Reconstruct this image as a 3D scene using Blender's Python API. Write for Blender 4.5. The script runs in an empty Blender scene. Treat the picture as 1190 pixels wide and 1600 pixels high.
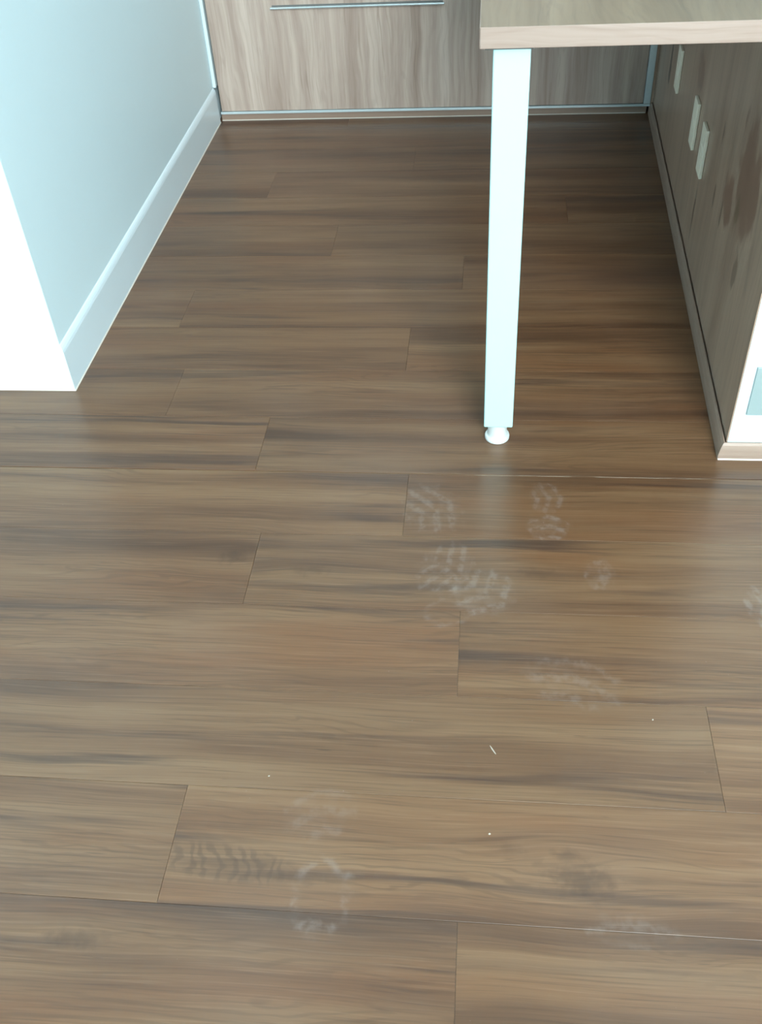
import bpy, bmesh, math, random
from mathutils import Vector, Matrix

random.seed(7)
S = bpy.context.scene
COL = S.collection

# ------------------------------------------------------------------ camera
PITCH, YAW, ROLL, FPX = 0.739920402, -0.134886169, -0.0695945004, 1523.96043
CAM_H = 1.20
_f = Vector((math.sin(YAW) * math.cos(PITCH), math.cos(YAW) * math.cos(PITCH), -math.sin(PITCH)))
_r0 = Vector((math.cos(YAW), -math.sin(YAW), 0))
_u0 = _r0.cross(_f)
_c, _s = math.cos(ROLL), math.sin(ROLL)
_r = _c * _r0 + _s * _u0
_u = -_s * _r0 + _c * _u0
cam_d = bpy.data.cameras.new('camera')
cam = bpy.data.objects.new('camera', cam_d)
COL.objects.link(cam)
cam_d.sensor_fit = 'VERTICAL'
cam_d.sensor_height = 24.0
cam_d.lens = 24.0 * FPX / 1600.0
cam_d.clip_start = 0.02
cam.matrix_world = Matrix(((_r.x, _u.x, -_f.x, 0), (_r.y, _u.y, -_f.y, 0), (_r.z, _u.z, -_f.z, CAM_H), (0, 0, 0, 1)))
S.camera = cam

# ------------------------------------------------------------------ sky, light, exposure
W = bpy.data.worlds.new('sky')
S.world = W
W.use_nodes = True
_bg = W.node_tree.nodes['Background']
_bg.inputs['Color'].default_value = (0.70, 0.93, 1.0, 1)
_bg.inputs['Strength'].default_value = 2.0

WIN_X0, WIN_X1, WIN_Z0, WIN_Z1 = 0.35, 2.25, 1.6, 4.3      # unseen window behind the camera, made tall and high to shape the shading
ROOM_Y0 = -3.2
ld = bpy.data.lights.new('daylight', 'AREA')
ld.shape = 'RECTANGLE'
ld.size = WIN_X1 - WIN_X0
ld.size_y = WIN_Z1 - WIN_Z0
ld.energy = 615.0
ld.color = (0.92, 1.0, 1.0)
lo = bpy.data.objects.new('daylight', ld)
COL.objects.link(lo)
lo.location = ((WIN_X0 + WIN_X1) / 2, ROOM_Y0 - 0.06, (WIN_Z0 + WIN_Z1) / 2)
lo.rotation_euler = (math.radians(90), 0, 0)

S.view_settings.view_transform = 'Standard'
S.view_settings.look = 'None'
S.view_settings.gamma = 1.0
S.view_settings.use_curve_mapping = False
S.view_settings.exposure = 0.0
S.cycles.use_denoising = True
S.cycles.max_bounces = 8
S.cycles.diffuse_bounces = 5


# ------------------------------------------------------------------ node helper
class Nodes:
    """small expression builder on a node tree"""
    def __init__(self, name):
        self.m = bpy.data.materials.new(name)
        self.m.use_nodes = True
        self.t = self.m.node_tree
        self.b = self.t.nodes['Principled BSDF']

    def new(self, kind, **props):
        n = self.t.nodes.new(kind)
        for k, v in props.items():
            setattr(n, k, v)
        return n

    def put(self, sock, v):
        if isinstance(v, bpy.types.NodeSocket):
            self.t.links.new(v, sock)
        elif isinstance(v, (tuple, list)) and len(v) == 3 and sock.type == 'RGBA':
            sock.default_value = (*v, 1)
        else:
            sock.default_value = v

    def math(self, op, a, b=0.0, c=None, clamp=False):
        n = self.new('ShaderNodeMath', operation=op, use_clamp=clamp)
        self.put(n.inputs[0], a)
        self.put(n.inputs[1], b)
        if c is not None:
            self.put(n.inputs[2], c)
        return n.outputs[0]

    def add(self, a, b): return self.math('ADD', a, b)
    def sub(self, a, b): return self.math('SUBTRACT', a, b)
    def mul(self, a, b): return self.math('MULTIPLY', a, b)

    def split(self, v):
        n = self.new('ShaderNodeSeparateXYZ')
        self.put(n.inputs[0], v)
        return n.outputs

    def vec(self, x, y, z=0.0):
        n = self.new('ShaderNodeCombineXYZ')
        for i, v in enumerate((x, y, z)):
            self.put(n.inputs[i], v)
        return n.outputs[0]

    def noise(self, v, scale, detail=2.0, rough=0.5, dist=0.0):
        n = self.new('ShaderNodeTexNoise')
        self.put(n.inputs['Vector'], v)
        n.inputs['Scale'].default_value = scale
        n.inputs['Detail'].default_value = detail
        n.inputs['Roughness'].default_value = rough
        n.inputs['Distortion'].default_value = dist
        return n.outputs[0]

    def range(self, v, a, b, c=0.0, d=1.0, smooth=True):
        n = self.new('ShaderNodeMapRange', interpolation_type='SMOOTHSTEP' if smooth else 'LINEAR')
        self.put(n.inputs['Value'], v)
        for k, x in zip(('From Min', 'From Max', 'To Min', 'To Max'), (a, b, c, d)):
            self.put(n.inputs[k], x)
        return n.outputs[0]

    def mix(self, f, a, b, blend='MIX'):
        n = self.new('ShaderNodeMix', data_type='RGBA', blend_type=blend)
        self.put(n.inputs[0], f)
        self.put(n.inputs[6], a)
        self.put(n.inputs[7], b)
        return n.outputs[2]

    def ramp(self, v, stops):
        n = self.new('ShaderNodeValToRGB')
        self.put(n.inputs[0], v)
        e = n.color_ramp.elements
        while len(e) < len(stops):
            e.new(0.5)
        for k, (p, c) in zip(e, stops):
            k.position = p
            k.color = (*c, 1)
        return n.outputs[0]

    def ellipse(self, x, y, cx, cy, rx, ry, rot=0.0):
        """distance in radii from an ellipse centre, and the local coordinates"""
        dx, dy = self.sub(x, cx), self.sub(y, cy)
        c, s = math.cos(rot), math.sin(rot)
        u = self.mul(self.add(self.mul(dx, c), self.mul(dy, s)), 1 / rx)
        w = self.mul(self.sub(self.mul(dy, c), self.mul(dx, s)), 1 / ry)
        d = self.math('SQRT', self.add(self.mul(u, u), self.mul(w, w)))
        return d, u, w

    def done(self, color, rough, bump=None, bump_strength=0.1, bump_distance=0.001, spec=0.5, metallic=0.0):
        self.put(self.b.inputs['Base Color'], color)
        self.put(self.b.inputs['Roughness'], rough)
        self.b.inputs['Specular IOR Level'].default_value = spec
        self.b.inputs['Metallic'].default_value = metallic
        if bump is not None:
            n = self.new('ShaderNodeBump')
            n.inputs['Strength'].default_value = bump_strength
            n.inputs['Distance'].default_value = bump_distance
            self.put(n.inputs['Height'], bump)
            self.t.links.new(n.outputs[0], self.b.inputs['Normal'])
        return self.m


def world_pos(N):
    return N.split(N.new('ShaderNodeNewGeometry').outputs['Position'])


def mat_plain(name, color, rough, spec=0.5, metallic=0.0, var=0.03, scale=6.0, bump=0.0):
    N = Nodes(name)
    p = N.new('ShaderNodeNewGeometry').outputs['Position']
    n = N.noise(p, scale, 3.0)
    c = N.mix(n, tuple(max(0, v * (1 - var)) for v in color), tuple(min(1, v * (1 + var)) for v in color))
    fine = N.noise(p, 240.0, 2.0)
    return N.done(c, rough, fine if bump else None, bump, 0.0005, spec, metallic)


# ------------------------------------------------------------------ floor laminate
def mat_floor():
    N = Nodes('laminate_floor')
    X, Y, Z = world_pos(N)
    oi = N.new('ShaderNodeObjectInfo')
    rnd = oi.outputs['Random']
    tint = oi.outputs['Color']
    seed = N.mul(rnd, 37.0)
    # knots in the print: they push the grain aside
    knots = [(0.146, 0.613, 0.060, 0.030, 1.0), (0.128, 0.648, 0.030, 0.014, 0.7), (-0.426, 1.180, 0.040, 0.022, 0.9),
             (-0.492, 0.500, 0.055, 0.016, 0.8), (-0.285, 1.150, 0.05, 0.018, 0.5), (0.10, 1.160, 0.05, 0.016, 0.5),
             (-0.225, 0.598, 0.075, 0.014, 0.5), (0.05, 0.655, 0.03, 0.012, 0.5)]
    warp = 0.0
    dark = 0.0
    for kx, ky, rx, ry, a in knots:
        d, u, w = N.ellipse(X, Y, kx, ky, rx * 2.2, ry * 2.2)
        m = N.range(d, 0.0, 1.6, 1.0, 0.0)
        warp = N.add(warp, N.mul(N.mul(w, m), -ry * 0.9 * a))
        d2 = N.add(N.mul(d, 2.2), N.mul(N.sub(N.noise(N.vec(X, Y), 60.0, 2.0), 0.5), 1.6))
        dark = N.add(dark, N.range(d2, 0.05, 1.0, 0.55 * a, 0.0))
    Yw = N.add(Y, warp)
    wob = N.mul(N.sub(N.noise(N.vec(N.mul(X, 2.2), N.mul(Y, 5.0), seed), 1.0, 2.0), 0.5), 0.028)
    Yg = N.add(Yw, wob)
    # wide tone bands along the plank
    broad = N.noise(N.vec(N.mul(X, 0.8), N.mul(Yg, 15.0), seed), 1.0, 4.0, 0.55, 0.35)
    base = N.ramp(broad, [(0.30, (0.068, 0.033, 0.0170)), (0.44, (0.112, 0.057, 0.0285)), (0.54, (0.140, 0.075, 0.0375)), (0.70, (0.172, 0.100, 0.0530))])
    # soft red-brown passages
    red = N.range(N.noise(N.vec(N.mul(X, 1.7), N.mul(Yg, 11.0), N.add(seed, 5.0)), 1.0, 3.0), 0.50, 0.72)
    base = N.mix(N.mul(red, 0.55), base, (0.135, 0.058, 0.0240))
    # dark grey-violet heart streaks
    st = N.noise(N.vec(N.mul(X, 1.15), N.mul(Yg, 24.0), N.add(seed, 11.0)), 1.0, 4.0, 0.6, 0.6)
    st = N.range(st, 0.53, 0.71)
    base = N.mix(N.mul(st, 0.80), base, (0.048, 0.026, 0.0180))
    # growth-ring lines
    ph = N.add(N.mul(Yg, 520.0), N.mul(N.noise(N.vec(N.mul(X, 2.4), N.mul(Yg, 16.0), seed), 1.0, 3.0, 0.5, 0.8), 42.0))
    ring = N.math('SINE', ph)
    ringm = N.range(N.noise(N.vec(N.mul(X, 1.6), N.mul(Y, 9.0), N.add(seed, 21.0)), 1.0, 2.0), 0.45, 0.62)
    base = N.mix(N.mul(N.mul(N.range(ring, 0.2, 1.0), ringm), 0.30), base, (0.050, 0.027, 0.0150))
    # fibre
    fib = N.noise(N.vec(N.mul(X, 6.0), N.mul(Yg, 330.0), seed), 1.0, 3.0, 0.6)
    base = N.mix(N.range(fib, 0.50, 0.72, 0.0, 0.42), base, (0.045, 0.023, 0.0130))
    base = N.mix(N.range(fib, 0.48, 0.26, 0.0, 0.26), base, (0.225, 0.140, 0.0850))
    # short dark pores
    por = N.noise(N.vec(N.mul(X, 16.0), N.mul(Yg, 260.0), N.add(seed, 3.0)), 1.0, 2.0)
    base = N.mix(N.range(por, 0.70, 0.80, 0.0, 0.45), base, (0.0280, 0.0174, 0.0123))
    base = N.mix(N.math('MINIMUM', dark, 0.85), base, (0.036, 0.018, 0.0100))
    # per plank tone
    base = N.mix(1.0, base, tint, 'MULTIPLY')
    # curl at the plank end by the joint in the front rows
    d, u, w = N.ellipse(X, Y, -0.325, 0.612, 0.115, 0.030, -0.10)
    cm = N.range(d, 1.05, 0.6)
    inpl = N.range(X, -0.401, -0.399, 0.0, 1.0, False)
    curl = N.math('SINE', N.add(N.mul(X, 330.0), N.add(N.mul(w, 3.0), N.mul(N.noise(N.vec(X, Y), 22.0, 3.0), 24.0))))
    base = N.mix(N.mul(N.mul(cm, inpl), N.range(curl, -0.6, 1.0, 0.18, 0.50)), base, (0.0437, 0.0252, 0.0168))
    # dusty sole prints and wiped patches
    dust = 0.0
    def sole(cx, cy, rx, ry, rot, freq, amp, direct='u', ringonly=False):
        nonlocal dust
        d, u, w = N.ellipse(X, Y, cx, cy, rx, ry, rot)
        e = N.add(d, N.mul(N.sub(N.noise(N.vec(X, Y), 45.0, 3.0), 0.5), 0.7))
        m = N.range(e, 1.0, 0.75)
        if ringonly:
            m = N.mul(m, N.range(e, 0.55, 0.75))
        q = u if direct == 'u' else w
        lines = N.math('SINE', N.add(N.mul(q, freq), N.mul(N.math('ABSOLUTE', w if direct == 'u' else u), freq * 0.5)))
        brk = N.range(N.noise(N.vec(X, Y), 70.0, 4.0), 0.30, 0.66)
        dust = N.add(dust, N.mul(N.mul(m, N.range(lines, -0.5, 0.9, 0.30, 1.0)), N.mul(brk, amp)))
    sole(-0.085, 1.315, 0.060, 0.075, 0.5, 13.0, 0.34)
    sole(0.123, 1.350, 0.034, 0.046, 0.1, 10.0, 0.30)
    sole(0.123, 1.270, 0.042, 0.036, 0.0, 9.0, 0.42, 'w')
    sole(-0.055, 1.165, 0.050, 0.070, -0.45, 14.0, 0.34)
    sole(0.010, 1.110, 0.060, 0.060, -0.7, 12.0, 0.36)
    sole(-0.045, 1.065, 0.045, 0.035, 0.2, 8.0, 0.25, 'w', True)
    sole(0.205, 1.160, 0.030, 0.040, 0.0, 5.0, 0.34)
    sole(0.150, 0.930, 0.085, 0.050, -0.3, 9.0, 0.24, 'w')
    sole(-0.190, 0.575, 0.046, 0.060, 0.0, 9.0, 0.34, 'w', True)
    sole(-0.205, 0.690, 0.055, 0.045, 0.3, 9.0, 0.18, 'w')
    sole(0.455, 1.100, 0.028, 0.050, 0.0, 7.0, 0.45)
    sole(0.200, 0.555, 0.060, 0.025, 0.0, 5.0, 0.22, 'w')
    haze = N.range(N.noise(N.vec(N.mul(X, 3.0), N.mul(Y, 3.0), 4.0), 1.0, 4.0), 0.42, 0.75, 0.0, 0.09)
    speck = N.range(N.noise(N.vec(X, Y, 1.0), 170.0, 1.0), 0.80, 0.86, 0.0, 0.35)
    dust = N.math('MINIMUM', N.add(N.add(N.mul(dust, 0.85), haze), speck), 0.5)
    base = N.mix(dust, base, (0.225, 0.185, 0.165))
    rough = 0.31
    hgt = N.add(N.mul(fib, 0.6), N.mul(por, 0.4))
    return N.done(base, rough, hgt, 0.10, 0.0008, 0.5)


def mat_joint():
    N = Nodes('joint_filler')  # brown joint filler, pale along part of one seam
    X, Y, Z = world_pos(N)
    band = N.math('COMPARE', Y, 1.4126, 0.012)
    run = N.range(N.noise(N.vec(N.mul(X, 9.0), 0.0, 3.0), 1.0, 3.0), 0.42, 0.52)
    here = N.mul(N.range(X, -0.06, 0.03), N.range(X, 0.44, 0.36))
    pale = N.mul(N.mul(band, run), here)
    return N.done(N.mix(pale, (0.15, 0.105, 0.072), (0.72, 0.66, 0.56)), 0.7)


# ------------------------------------------------------------------ wood laminate of the furniture
def mat_laminate(name, along, across, tones, streak, rough=0.34, blotch=None, off=0.0, freq=26.0, spec=0.5):
    """along / across: index of the world axis the grain runs along / is cut across"""
    N = Nodes(name)
    P = world_pos(N)
    a, c = P[along], P[across]
    third = P[3 - along - across]
    wob = N.mul(N.sub(N.noise(N.vec(N.mul(a, 3.0), N.mul(c, 7.0), off), 1.0, 2.0), 0.5), 0.05)
    cg = N.add(c, wob)
    broad = N.noise(N.vec(N.mul(a, 0.9), N.mul(cg, freq), N.add(N.mul(third, 2.0), off)), 1.0, 4.0, 0.6, 0.3)
    col = N.ramp(broad, [(0.25, tones[0]), (0.45, tones[1]), (0.60, tones[2]), (0.78, tones[3])])
    ph = N.add(N.mul(cg, 300.0), N.mul(N.noise(N.vec(N.mul(a, 2.6), N.mul(cg, 11.0), off), 1.0, 3.0, 0.5, 0.5), 34.0))
    col = N.mix(N.mul(N.range(N.math('SINE', ph), 0.1, 1.0), 0.14), col, streak)
    st = N.noise(N.vec(N.mul(a, 2.6), N.mul(cg, freq * 2.4), off + 8.0), 1.0, 4.0, 0.6, 0.8)
    col = N.mix(N.range(st, 0.58, 0.78, 0.0, 0.62), col, streak)
    fib = N.noise(N.vec(N.mul(a, 12.0), N.mul(cg, 260.0), off), 1.0, 2.0)
    col = N.mix(N.range(fib, 0.52, 0.8, 0.0, 0.30), col, streak)
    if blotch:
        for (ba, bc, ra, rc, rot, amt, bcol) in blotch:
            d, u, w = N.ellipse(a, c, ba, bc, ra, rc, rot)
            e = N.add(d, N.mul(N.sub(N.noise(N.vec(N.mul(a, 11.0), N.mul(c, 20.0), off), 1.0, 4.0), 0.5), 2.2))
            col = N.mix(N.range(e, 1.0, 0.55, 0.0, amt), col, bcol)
    return N.done(col, rough, fib, 0.06, 0.0006, spec)


def mat_alu():
    N = Nodes('satin_aluminium')
    p = N.new('ShaderNodeNewGeometry').outputs['Position']
    n = N.noise(p, 14.0, 2.0)
    return N.done(N.mix(n, (0.60, 0.72, 0.76), (0.66, 0.77, 0.80)), 0.38, metallic=0.55)


M = {}
M['floor'] = mat_floor()
M['joint'] = mat_joint()
M['wall'] = mat_plain('white_wall_paint', (0.60, 0.735, 0.78), 0.45, 0.4, var=0.025, scale=3.0, bump=0.05)
M['skirting'] = mat_plain('white_lacquered_skirting', (0.64, 0.75, 0.80), 0.28, var=0.01)
M['sealant'] = mat_plain('white_sealant', (0.58, 0.56, 0.50), 0.5)
M['crumb'] = mat_plain('plaster_crumb', (0.40, 0.36, 0.31), 0.7)
M['ceiling'] = mat_plain('ceiling_paint', (0.85, 0.85, 0.83), 0.7)
M['white_steel'] = mat_plain('white_powder_coated_steel', (0.40, 0.67, 0.695), 0.30, var=0.01)
M['white_plastic'] = mat_plain('white_plastic', (0.55, 0.60, 0.60), 0.35, var=0.015)
M['outlet_plastic'] = mat_plain('ivory_outlet_plastic', (0.88, 0.84, 0.70), 0.32, var=0.015)
M['grey_plastic'] = mat_plain('pale_grey_plastic', (0.25, 0.33, 0.335), 0.4, var=0.015)
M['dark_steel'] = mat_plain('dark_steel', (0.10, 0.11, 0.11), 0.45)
M['dark'] = mat_plain('dark_cavity', (0.03, 0.03, 0.03), 0.8)
M['alu'] = mat_alu()
M['bright_alu'] = mat_plain('polished_aluminium', (0.70, 0.80, 0.83), 0.22, metallic=0.8)
M['white_alu'] = mat_plain('white_lacquered_aluminium', (0.58, 0.70, 0.74), 0.25)
_t_ward = [(0.245, 0.180, 0.148), (0.375, 0.300, 0.255), (0.455, 0.380, 0.328), (0.525, 0.450, 0.395)]
_t_desk = [(0.150, 0.100, 0.062), (0.208, 0.145, 0.094), (0.243, 0.174, 0.115), (0.280, 0.206, 0.140)]
M['wardrobe'] = mat_laminate('oak_laminate_vertical_grain', 2, 0, _t_ward, (0.20, 0.145, 0.11), off=2.0)
M['desk_top'] = mat_laminate('oak_laminate_desk', 1, 0, _t_desk, (0.12, 0.085, 0.062), off=5.0, freq=20.0)
M['edge_band'] = mat_laminate('pale_edge_band', 0, 2, [(0.245, 0.185, 0.155), (0.285, 0.222, 0.188), (0.315, 0.250, 0.214), (0.345, 0.280, 0.242)], (0.22, 0.155, 0.125), off=1.0, freq=60.0)
_dk = (0.11, 0.075, 0.052)
_br = (0.225, 0.132, 0.094)
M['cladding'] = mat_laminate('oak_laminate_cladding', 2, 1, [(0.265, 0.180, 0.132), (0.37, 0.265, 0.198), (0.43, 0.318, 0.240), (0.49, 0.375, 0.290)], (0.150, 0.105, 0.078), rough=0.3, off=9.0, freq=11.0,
                             blotch=[(0.42, 1.74, 0.12, 0.13, 0.0, 0.82, _br), (0.33, 1.86, 0.06, 0.06, 0.3, 0.85, _br), (0.27, 1.70, 0.05, 0.02, 0.0, 0.6, _dk),
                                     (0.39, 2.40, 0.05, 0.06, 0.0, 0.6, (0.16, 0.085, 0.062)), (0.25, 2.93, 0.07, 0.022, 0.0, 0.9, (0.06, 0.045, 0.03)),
                                     (0.135, 2.21, 0.075, 0.010, 0.0, 0.75, _dk), (0.275, 1.912, 0.035, 0.009, 0.0, 0.75, _dk), (0.278, 2.01, 0.04, 0.010, 0.0, 0.75, _dk),
                                     (0.40, 2.03, 0.035, 0.009, 0.0, 0.75, _dk), (0.345, 1.775, 0.03, 0.022, 0.0, 0.55, (0.13, 0.11, 0.065))])
_t_mould = [(0.225, 0.158, 0.120), (0.262, 0.192, 0.150), (0.295, 0.220, 0.175), (0.33, 0.250, 0.200)]
M['moulding'] = mat_laminate('pale_wood_moulding', 1, 2, _t_mould, (0.18, 0.135, 0.105), off=3.0, freq=60.0)


# ------------------------------------------------------------------ mesh helpers
def link(name, bm, mat, parent=None, smooth=False):
    me = bpy.data.meshes.new(name)
    bmesh.ops.recalc_face_normals(bm, faces=bm.faces)
    bm.to_mesh(me)
    bm.free()
    me.materials.append(mat)
    if smooth:
        for p in me.polygons:
            p.use_smooth = True
    o = bpy.data.objects.new(name, me)
    COL.objects.link(o)
    if parent is not None:
        o.parent = parent
        o.matrix_parent_inverse = parent.matrix_world.inverted()
    return o


def add_box(bm, x0, x1, y0, y1, z0, z1, bevel=0.0, seg=1):
    r = bmesh.ops.create_cube(bm, size=1.0)
    vs = r['verts']
    for v in vs:
        v.co = Vector((x0 + (v.co.x + 0.5) * (x1 - x0), y0 + (v.co.y + 0.5) * (y1 - y0), z0 + (v.co.z + 0.5) * (z1 - z0)))
    if bevel > 0:
        es = list({e for v in vs for e in v.link_edges})
        bmesh.ops.bevel(bm, geom=es, offset=bevel, segments=seg, profile=0.5, affect='EDGES')
    return vs


def box(name, mat, parent, x0, x1, y0, y1, z0, z1, bevel=0.0, seg=1):
    bm = bmesh.new()
    add_box(bm, x0, x1, y0, y1, z0, z1, bevel, seg)
    return link(name, bm, mat, parent)


def lathe(name, mat, parent, cx, cy, prof, n=32):
    """prof: (radius, z) from bottom to top"""
    bm = bmesh.new()
    rings = []
    for r, z in prof:
        rings.append([bm.verts.new((cx + r * math.cos(2 * math.pi * i / n), cy + r * math.sin(2 * math.pi * i / n), z)) for i in range(n)])
    for a, b in zip(rings, rings[1:]):
        for i in range(n):
            bm.faces.new((a[i], a[(i + 1) % n], b[(i + 1) % n], b[i]))
    bm.faces.new(list(reversed(rings[0])))
    bm.faces.new(rings[-1])
    return link(name, bm, mat, parent, smooth=False)


def sweep(name, mat, parent, path, prof):
    """sweep a closed profile of (out, z) along a floor path of (x, y); 'out' points to the right of travel; mitred corners"""
    bm = bmesh.new()
    n = len(path)
    rings = []
    for i, p in enumerate(path):
        p = Vector(p)
        ns = []
        if i > 0:
            d = (p - Vector(path[i - 1])).normalized()
            ns.append(Vector((d.y, -d.x)))
        if i < n - 1:
            d = (Vector(path[i + 1]) - p).normalized()
            ns.append(Vector((d.y, -d.x)))
        if len(ns) == 2:
            m = (ns[0] + ns[1]).normalized()
            m = m / max(0.2, m.dot(ns[0]))
        else:
            m = ns[0]
        rings.append([bm.verts.new((p.x + m.x * o, p.y + m.y * o, z)) for o, z in prof])
    k = len(prof)
    for a, b in zip(rings, rings[1:]):
        for i in range(k):
            bm.faces.new((a[i], a[(i + 1) % k], b[(i + 1) % k], b[i]))
    bm.faces.new(rings[0])
    bm.faces.new(list(reversed(rings[-1])))
    return link(name, bm, mat, parent)


def empty(name, loc, label=None, cat=None, group=None, kind=None):
    o = bpy.data.objects.new(name, None)
    o.empty_display_size = 0.05
    COL.objects.link(o)
    o.location = loc
    o.matrix_world = Matrix.Translation(Vector(loc))
    tag(o, label, cat, group, kind)
    return o


def tag(o, label=None, cat=None, group=None, kind=None):
    for k, v in (('label', label), ('category', cat), ('group', group), ('kind', kind)):
        if v:
            o[k] = v
    return o


def copy_tree(o, parent=None):
    c = o.copy()
    COL.objects.link(c)
    c.parent = parent
    for ch in list(o.children):
        copy_tree(ch, c)
    return c


# ------------------------------------------------------------------ dimensions (metres, from the camera solve)
XL = -0.876           # face of the left skirting
YL = 1.671            # front face of the left skirting
YB = 3.200            # front of the wardrobe
SK = 0.008            # skirting thickness
PR, PF = Vector((0.446, 1.469)), Vector((0.5075, 3.200))     # foot of the right moulding, near and far
RD = (PF - PR).normalized()
RN = Vector((RD.y, -RD.x))            # into the right wall
MO = 0.013            # moulding thickness
ROOM_X0, ROOM_X1, ROOM_Y1, ROOM_H = -2.4, 3.2, 3.80, 4.40  # unseen room extents, height raised so the light falls steeper

# ------------------------------------------------------------------ floor
floor = box('floor', M['joint'], None, ROOM_X0, ROOM_X1, ROOM_Y0 - 0.10, ROOM_Y1, -0.05, -0.0016)
tag(floor, kind='structure')
ROW0, ROWW, LEN = 0.5526, 0.1719, 1.22
joint_x = {-1: -0.015, 0: -0.400, 1: 0.338, 2: -0.026, 3: -0.388, 4: -0.133, 5: -0.431, 6: -0.653, 7: -0.163, 8: -0.709,
           9: -0.05, 10: -0.392, 11: 0.22, 12: -0.62, 13: -0.213, 14: 0.10, 15: -0.448}
tone = {(-1, 0): 0.98, (-1, 1): 0.96, (0, 0): 0.98, (0, 1): 1.04, (1, 0): 0.97, (1, 1): 1.12, (2, 0): 1.02, (2, 1): 0.92,
        (3, 0): 0.98, (3, 1): 0.98, (4, 0): 1.00, (4, 1): 0.86, (5, 0): 1.04, (5, 1): 0.90, (6, 0): 0.97, (6, 1): 1.0}
row = -23
while ROW0 + row * ROWW < ROOM_Y1:
    y0 = ROW0 + row * ROWW
    y1 = min(y0 + ROWW, ROOM_Y1)
    jx = joint_x.get(row)
    if jx is None:
        jx = random.uniform(-1.0, 0.2)
    k = -2
    gap = 0.0002 if row not in (4, 5) else 0.0010
    while jx + (k - 1) * LEN < ROOM_X1:
        x0, x1 = max(ROOM_X0, jx + (k - 1) * LEN), min(ROOM_X1, jx + k * LEN)
        if x1 - x0 > 0.05 and not (y0 > YL + 0.02 and x1 < XL - 0.02) and not (y0 > 2.2 and x0 > 0.60) and y1 > ROOM_Y0 - 0.05:
            bm = bmesh.new()
            ga = gap if row == 5 else 0.0002
            gb = gap if row == 4 else 0.0002
            yy0 = max(y0, ROOM_Y0 - 0.09)
            lip = random.uniform(0.0, 0.0004)
            # tread with a small bevelled lip all round
            ox = 0.0005
            b = [(x0 + 0.0002, yy0 + ga), (x1 - 0.0002, yy0 + ga), (x1 - 0.0002, y1 - gb), (x0 + 0.0002, y1 - gb)]
            t = [(x0 + 0.0002 + ox, yy0 + ga + ox), (x1 - 0.0002 - ox, yy0 + ga + ox), (x1 - 0.0002 - ox, y1 - gb - ox), (x0 + 0.0002 + ox, y1 - gb - ox)]
            v0 = [bm.verts.new((x, y, -0.0050)) for x, y in b]
            v1 = [bm.verts.new((x, y, -0.0003)) for x, y in b]
            v2 = [bm.verts.new((x, y, 0.0)) for x, y in t]
            for p, q in ((v0, v1), (v1, v2)):
                for i in range(4):
                    bm.faces.new((p[i], p[(i + 1) % 4], q[(i + 1) % 4], q[i]))
            bm.faces.new(v2)
            o = link('floor_plank', bm, M['floor'], floor)
            tn = tone.get((row, k), random.uniform(0.93, 1.05))
            w = random.uniform(-0.02, 0.02)
            o.color = (tn * (1 + w), tn, tn * (1 - w), 1)
        k += 1
    row += 1

# ------------------------------------------------------------------ walls, ceiling, window
def structure(o):
    o['kind'] = 'structure'
    return o


structure(box('ceiling', M['ceiling'], None, ROOM_X0 - 0.1, ROOM_X1 + 0.1, ROOM_Y0 - 0.1, ROOM_Y1 + 0.1, ROOM_H, ROOM_H + 0.1))
wall_left = structure(box('wall_left', M['wall'], None, ROOM_X0, XL - SK, YL + SK, ROOM_Y1, 0.0, ROOM_H, 0.002, 2))
structure(box('wall_back', M['wall'], None, ROOM_X0, ROOM_X1, ROOM_Y1, ROOM_Y1 + 0.1, 0.0, ROOM_H))
structure(box('wall_far_left', M['wall'], None, ROOM_X0 - 0.1, ROOM_X0, ROOM_Y0 - 0.1, ROOM_Y1 + 0.1, 0.0, ROOM_H))
structure(box('wall_far_right', M['wall'], None, ROOM_X1, ROOM_X1 + 0.1, ROOM_Y0 - 0.1, ROOM_Y1 + 0.1, 0.0, ROOM_H))
bm = bmesh.new()
for a in ((ROOM_X0, WIN_X0, 0, ROOM_H), (WIN_X1, ROOM_X1, 0, ROOM_H), (WIN_X0, WIN_X1, WIN_Z1, ROOM_H), (WIN_X0, WIN_X1, 0, WIN_Z0)):
    add_box(bm, a[0], a[1], ROOM_Y0 - 0.1, ROOM_Y0, a[2], a[3])
structure(link('wall_front', bm, M['wall']))
win = structure(empty('window_1', ((WIN_X0 + WIN_X1) / 2, ROOM_Y0 - 0.02, WIN_Z0)))
for x in (WIN_X0, WIN_X1 - 0.04):
    box('window_jamb', M['white_alu'], win, x, x + 0.04, ROOM_Y0 - 0.05, ROOM_Y0 - 0.005, WIN_Z0, WIN_Z1)
for z in (WIN_Z0, WIN_Z1 - 0.04):
    box('window_rail', M['white_alu'], win, WIN_X0 + 0.04, WIN_X1 - 0.04, ROOM_Y0 - 0.05, ROOM_Y0 - 0.005, z, z + 0.04)

# left skirting: runs along the end face, turns the corner, runs to the wardrobe
prof = [(0.0, 0.0), (SK, 0.0), (SK, 0.094), (SK - 0.0012, 0.1000), (SK - 0.0032, 0.1050), (SK - 0.0056, 0.1085), (0.0, 0.1105)]
path = [(XL - SK, YB - 0.012), (XL - SK, YL + SK), (ROOM_X0, YL + SK)]
sk = structure(sweep('baseboard_left', M['skirting'], None, list(reversed(path)), prof))
bead = [(SK, 0.0), (SK + 0.0020, 0.0), (SK + 0.0015, 0.0010), (SK, 0.0025)]
sweep('sealant_bead', M['sealant'], sk, list(reversed(path)), bead)

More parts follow.
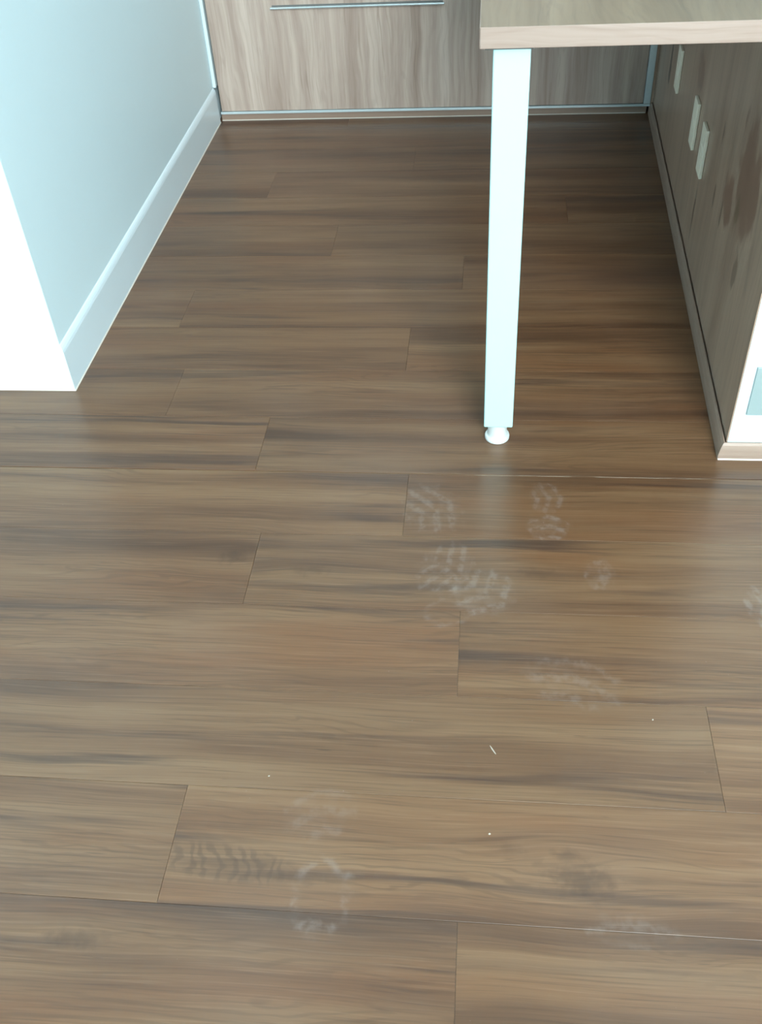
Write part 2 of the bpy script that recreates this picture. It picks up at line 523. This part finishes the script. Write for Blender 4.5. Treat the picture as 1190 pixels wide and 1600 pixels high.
# right wall: a stub wall whose inner face carries wood cladding, with a thin mitred wood moulding at its foot
face0 = PR + RN * MO                       # near foot of the cladding
face0 = Vector((face0.x, PR.y + MO))
face1 = PF + RN * MO
W_END = 0.600
bm = bmesh.new()
q0 = face0 + RN * 0.002
pts = [(q0.x, face0.y), (W_END, face0.y), (W_END + 0.07, ROOM_Y1), ((face1 + RN * 0.002 + RD * 0.6).x, ROOM_Y1)]
lo_ = [bm.verts.new((x, y, 0.0)) for x, y in pts]
hi_ = [bm.verts.new((x, y, ROOM_H)) for x, y in pts]
bm.faces.new(list(reversed(lo_)))
bm.faces.new(hi_)
for i in range(4):
    bm.faces.new((lo_[i], lo_[(i + 1) % 4], hi_[(i + 1) % 4], hi_[i]))
wall_right = structure(link('wall_right', bm, M['wall']))
bm = bmesh.new()
a0, a1 = face0 + RD * 0.0015, face1
pts = [a0, a1, a1 + RN * 0.002, a0 + RN * 0.002]
lo_ = [bm.verts.new((p.x, p.y, 0.0)) for p in pts]
hi_ = [bm.verts.new((p.x, p.y, 0.7365)) for p in pts]
bm.faces.new(list(reversed(lo_)))
bm.faces.new(hi_)
for i in range(4):
    bm.faces.new((lo_[i], lo_[(i + 1) % 4], hi_[(i + 1) % 4], hi_[i]))
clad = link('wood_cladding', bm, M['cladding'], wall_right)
clad['label'] = 'brown wood-look panel with dark figure under the desk'

mprof = [(0.003, 0.0), (MO, 0.0), (MO, 0.010), (MO * 0.85, 0.020), (MO * 0.62, 0.029), (0.0055, 0.034), (0.003, 0.034)]
mpath = [(face1.x, face1.y - 0.002), (face0.x, face0.y), (W_END, face0.y)]
ms = structure(sweep('baseboard_right', M['moulding'], None, list(reversed(mpath)), [(-o, z) for o, z in mprof]))
sweep('sealant_bead', M['sealant'], ms, [(W_END, face0.y), (face0.x - MO * 0.95, face0.y)], [(-MO, 0.0), (-MO - 0.0016, 0.0), (-MO - 0.001, 0.0010), (-MO, 0.0024)])

# ------------------------------------------------------------------ cabinet
WX0, WX1 = XL + 0.003, 0.512
wd = empty('cabinet', ((WX0 + WX1) / 2, YB, 0.0), 'built-in wood-grain cabinet with aluminium edging across the back of the nook', 'cabinet')
box('carcass', M['wardrobe'], wd, WX0, WX1 - 0.001, YB + 0.022, ROOM_Y1 - 0.005, 0.024, 1.30)
box('plinth', M['moulding'], wd, WX0, WX1 - 0.010, YB + 0.004, YB + 0.022, 0.0, 0.0225)
box('sealant_bead', M['sealant'], wd, WX0, WX1 - 0.012, YB + 0.0025, YB + 0.004, 0.0, 0.0025)
box('bottom_profile', M['alu'], wd, WX0, WX1 - 0.001, YB - 0.003, YB + 0.022, 0.0225, 0.0300, 0.0008)
box('side_profile', M['alu'], wd, WX1 - 0.022, WX1 - 0.001, YB - 0.003, YB + 0.022, 0.0305, 1.30, 0.0008)
sp = box('side_profile', M['white_alu'], wd, XL - SK + 0.0003, XL + 0.003, YB - 0.012, YB + 0.022, 0.1110, 1.30, 0.0015, 2)
sp['label'] = 'white corner strip beside the white wall'
box('scribe_strip', M['cladding'], wd, WX1 - 0.0005, face1.x - 0.0005, YB + 0.001, YB + 0.022, 0.0005, 1.30)
JX = 0.075
d1 = box('drawer_front', M['wardrobe'], wd, WX0 + 0.004, JX - 0.0015, YB, YB + 0.018, 0.0315, 0.56, 0.0008)
d2 = box('drawer_front', M['wardrobe'], wd, JX + 0.0015, WX1 - 0.0235, YB, YB + 0.018, 0.0315, 0.56, 0.0008)
for x0, x1 in ((WX0 + 0.004, JX - 0.0015), (JX + 0.0015, WX1 - 0.0235)):
    box('door', M['wardrobe'], wd, x0, x1, YB, YB + 0.018, 0.563, 1.29, 0.0008)
# slim bar handle: a thin rounded strip with a dark strip above it painting the shaded slot
bm = bmesh.new()
add_box(bm, -0.667, -0.134, YB - 0.0095, YB - 0.0002, 0.3375, 0.3435, 0.0018, 3)
h = link('handle', bm, M['bright_alu'], d1)
box('slot_shade_strip', M['dark_steel'], h, -0.662, -0.139, YB - 0.0012, YB - 0.0002, 0.3438, 0.3475)
h['label'] = 'slim aluminium bar handle'

# ------------------------------------------------------------------ desk
DX0, DY0, DZ0, DZ1 = -0.012, 1.490, 0.7370, 0.7660
dk = empty('desk', (0.034, 1.527, 0.0), 'wood-grain desk top with pale front edge on a white square leg', 'desk')
bm = bmesh.new()
R0, R1 = face0 - RN * 0.001, face1 - RN * 0.001
rx = lambda y: R0.x + (R1.x - R0.x) * (y - R0.y) / (R1.y - R0.y)
pts = [(DX0, DY0 + 0.001), (rx(DY0) , DY0 + 0.001), (rx(YB - 0.004) , YB - 0.004), (DX0, YB - 0.004)]
lo_ = [bm.verts.new((x, y, DZ0)) for x, y in pts]
hi_ = [bm.verts.new((x, y, DZ1)) for x, y in pts]
bm.faces.new(list(reversed(lo_)))
bm.faces.new(hi_)
for i in range(4):
    bm.faces.new((lo_[i], lo_[(i + 1) % 4], hi_[(i + 1) % 4], hi_[i]))
link('desk_top', bm, M['desk_top'], dk)
eb = box('edge_band', M['edge_band'], dk, DX0, rx(DY0), DY0 - 0.0010, DY0 + 0.001, DZ0, DZ1, 0.0006)
eb['label'] = 'pale pinkish front edge'
eb2 = box('edge_band', M['edge_band'], dk, DX0 - 0.0010, DX0, DY0 + 0.001, YB - 0.004, DZ0, DZ1)
LX0, LX1, LY0, LY1 = 0.0070, 0.0615, 1.500, 1.5545
leg = box('leg', M['white_steel'], dk, LX0, LX1, LY0, LY1, 0.045, 0.7335, 0.0022, 2)
leg['label'] = 'white square steel leg'
box('mounting_plate', M['dark_steel'], leg, LX0 - 0.012, LX1 + 0.003, LY0 - 0.003, LY1 + 0.012, 0.7335, 0.7372)
lcx, lcy = (LX0 + LX1) / 2, (LY0 + LY1) / 2
lathe('levelling_foot', M['white_plastic'], leg, lcx - 0.001, lcy,
      [(0.0225, 0.0), (0.0238, 0.0015), (0.0240, 0.0060), (0.0232, 0.0090), (0.0205, 0.0100), (0.0190, 0.0096), (0.0184, 0.0110), (0.0184, 0.0450)], 40)

# ------------------------------------------------------------------ outlet plates
def outlet(name, label, insert_mat, group=None):
    """4x2 plate lying in local XZ, facing local -Y; origin at the plate's lower centre on the wall"""
    t = empty(name, (0, 0, 0), label, 'outlet', group)
    box('plate', M['outlet_plastic'], t, -0.029, 0.029, -0.0075, 0.0, 0.0, 0.108, 0.0015, 2)
    box('module', insert_mat, t, -0.012, 0.012, -0.0085, -0.0070, 0.042, 0.066, 0.0006)
    return t


spots = [(2.735, 'ivory outlet plate on the wood cladding, alone and farthest back near the cabinet'),
         (2.365, 'ivory outlet plate on the wood cladding, farther one of the close pair'),
         (2.205, 'ivory outlet plate on the wood cladding, nearest the desk leg of the close pair')]
ang = math.atan2(RD.y, RD.x)
first = None
for y, lab in spots:
    if first is None:
        first = outlet('wall_outlet', lab, M['outlet_plastic'], 'outlet plates on the wood cladding')
        o = first
    else:
        o = copy_tree(first)
        o['label'] = lab
    t = (y - face0.y) / (face1.y - face0.y)
    p = face0.lerp(face1, t) - RN * 0.0003
    o.location = (p.x, p.y, 0.234)
    o.rotation_euler = (0, 0, ang + math.pi)
# the plate on the white end of the right wall
t = empty('wall_plate', (0.5185, face0.y, 0.0975), 'pale grey blank plate on the white wall end at right', 'plate')
box('cover', M['grey_plastic'], t, 0.4815, 0.5555, face0.y - 0.0042, face0.y - 0.0003, 0.0975, 0.2005, 0.0010, 2)

# ------------------------------------------------------------------ crumbs on the floor
def crumb(name, x, y, lx, ly, h, rot, label, cat, group=None):
    bm = bmesh.new()
    top = []
    bot = []
    n = 7
    for i in range(n):
        a = 2 * math.pi * i / n
        k = random.uniform(0.75, 1.1)
        ca, sa = math.cos(rot), math.sin(rot)
        u, w = lx * math.cos(a) * k, ly * math.sin(a) * k
        bot.append(bm.verts.new((u * ca - w * sa, u * sa + w * ca, 0.0)))
        top.append(bm.verts.new((0.7 * (u * ca - w * sa), 0.7 * (u * sa + w * ca), h)))
    bm.faces.new(list(reversed(bot)))
    bm.faces.new(top)
    for i in range(n):
        bm.faces.new((bot[i], bot[(i + 1) % n], top[(i + 1) % n], top[i]))
    o = link(name, bm, M['crumb'])
    o.location = (x, y, 0.0001)
    return tag(o, label, cat, group)


crumb('paint_sliver', 0.028, 0.805, 0.0100, 0.0010, 0.0008, -1.05, 'thin pale sliver lying slanted on the floor, long and narrow', 'sliver')
g = 'white crumbs on the floor'
crumb('paint_crumb', 0.024, 0.674, 0.0018, 0.0014, 0.0012, 0.3, 'white crumb on the floor straight in front of the slanted sliver, largest crumb', 'crumb', g)
crumb('paint_crumb', -0.287, 0.745, 0.0017, 0.0010, 0.0010, 0.5, 'white crumb on the floor left of the slanted sliver', 'crumb', g)
crumb('paint_crumb', 0.259, 0.869, 0.0014, 0.0012, 0.0009, 0.9, 'white crumb on the floor right of the slanted sliver', 'crumb', g)
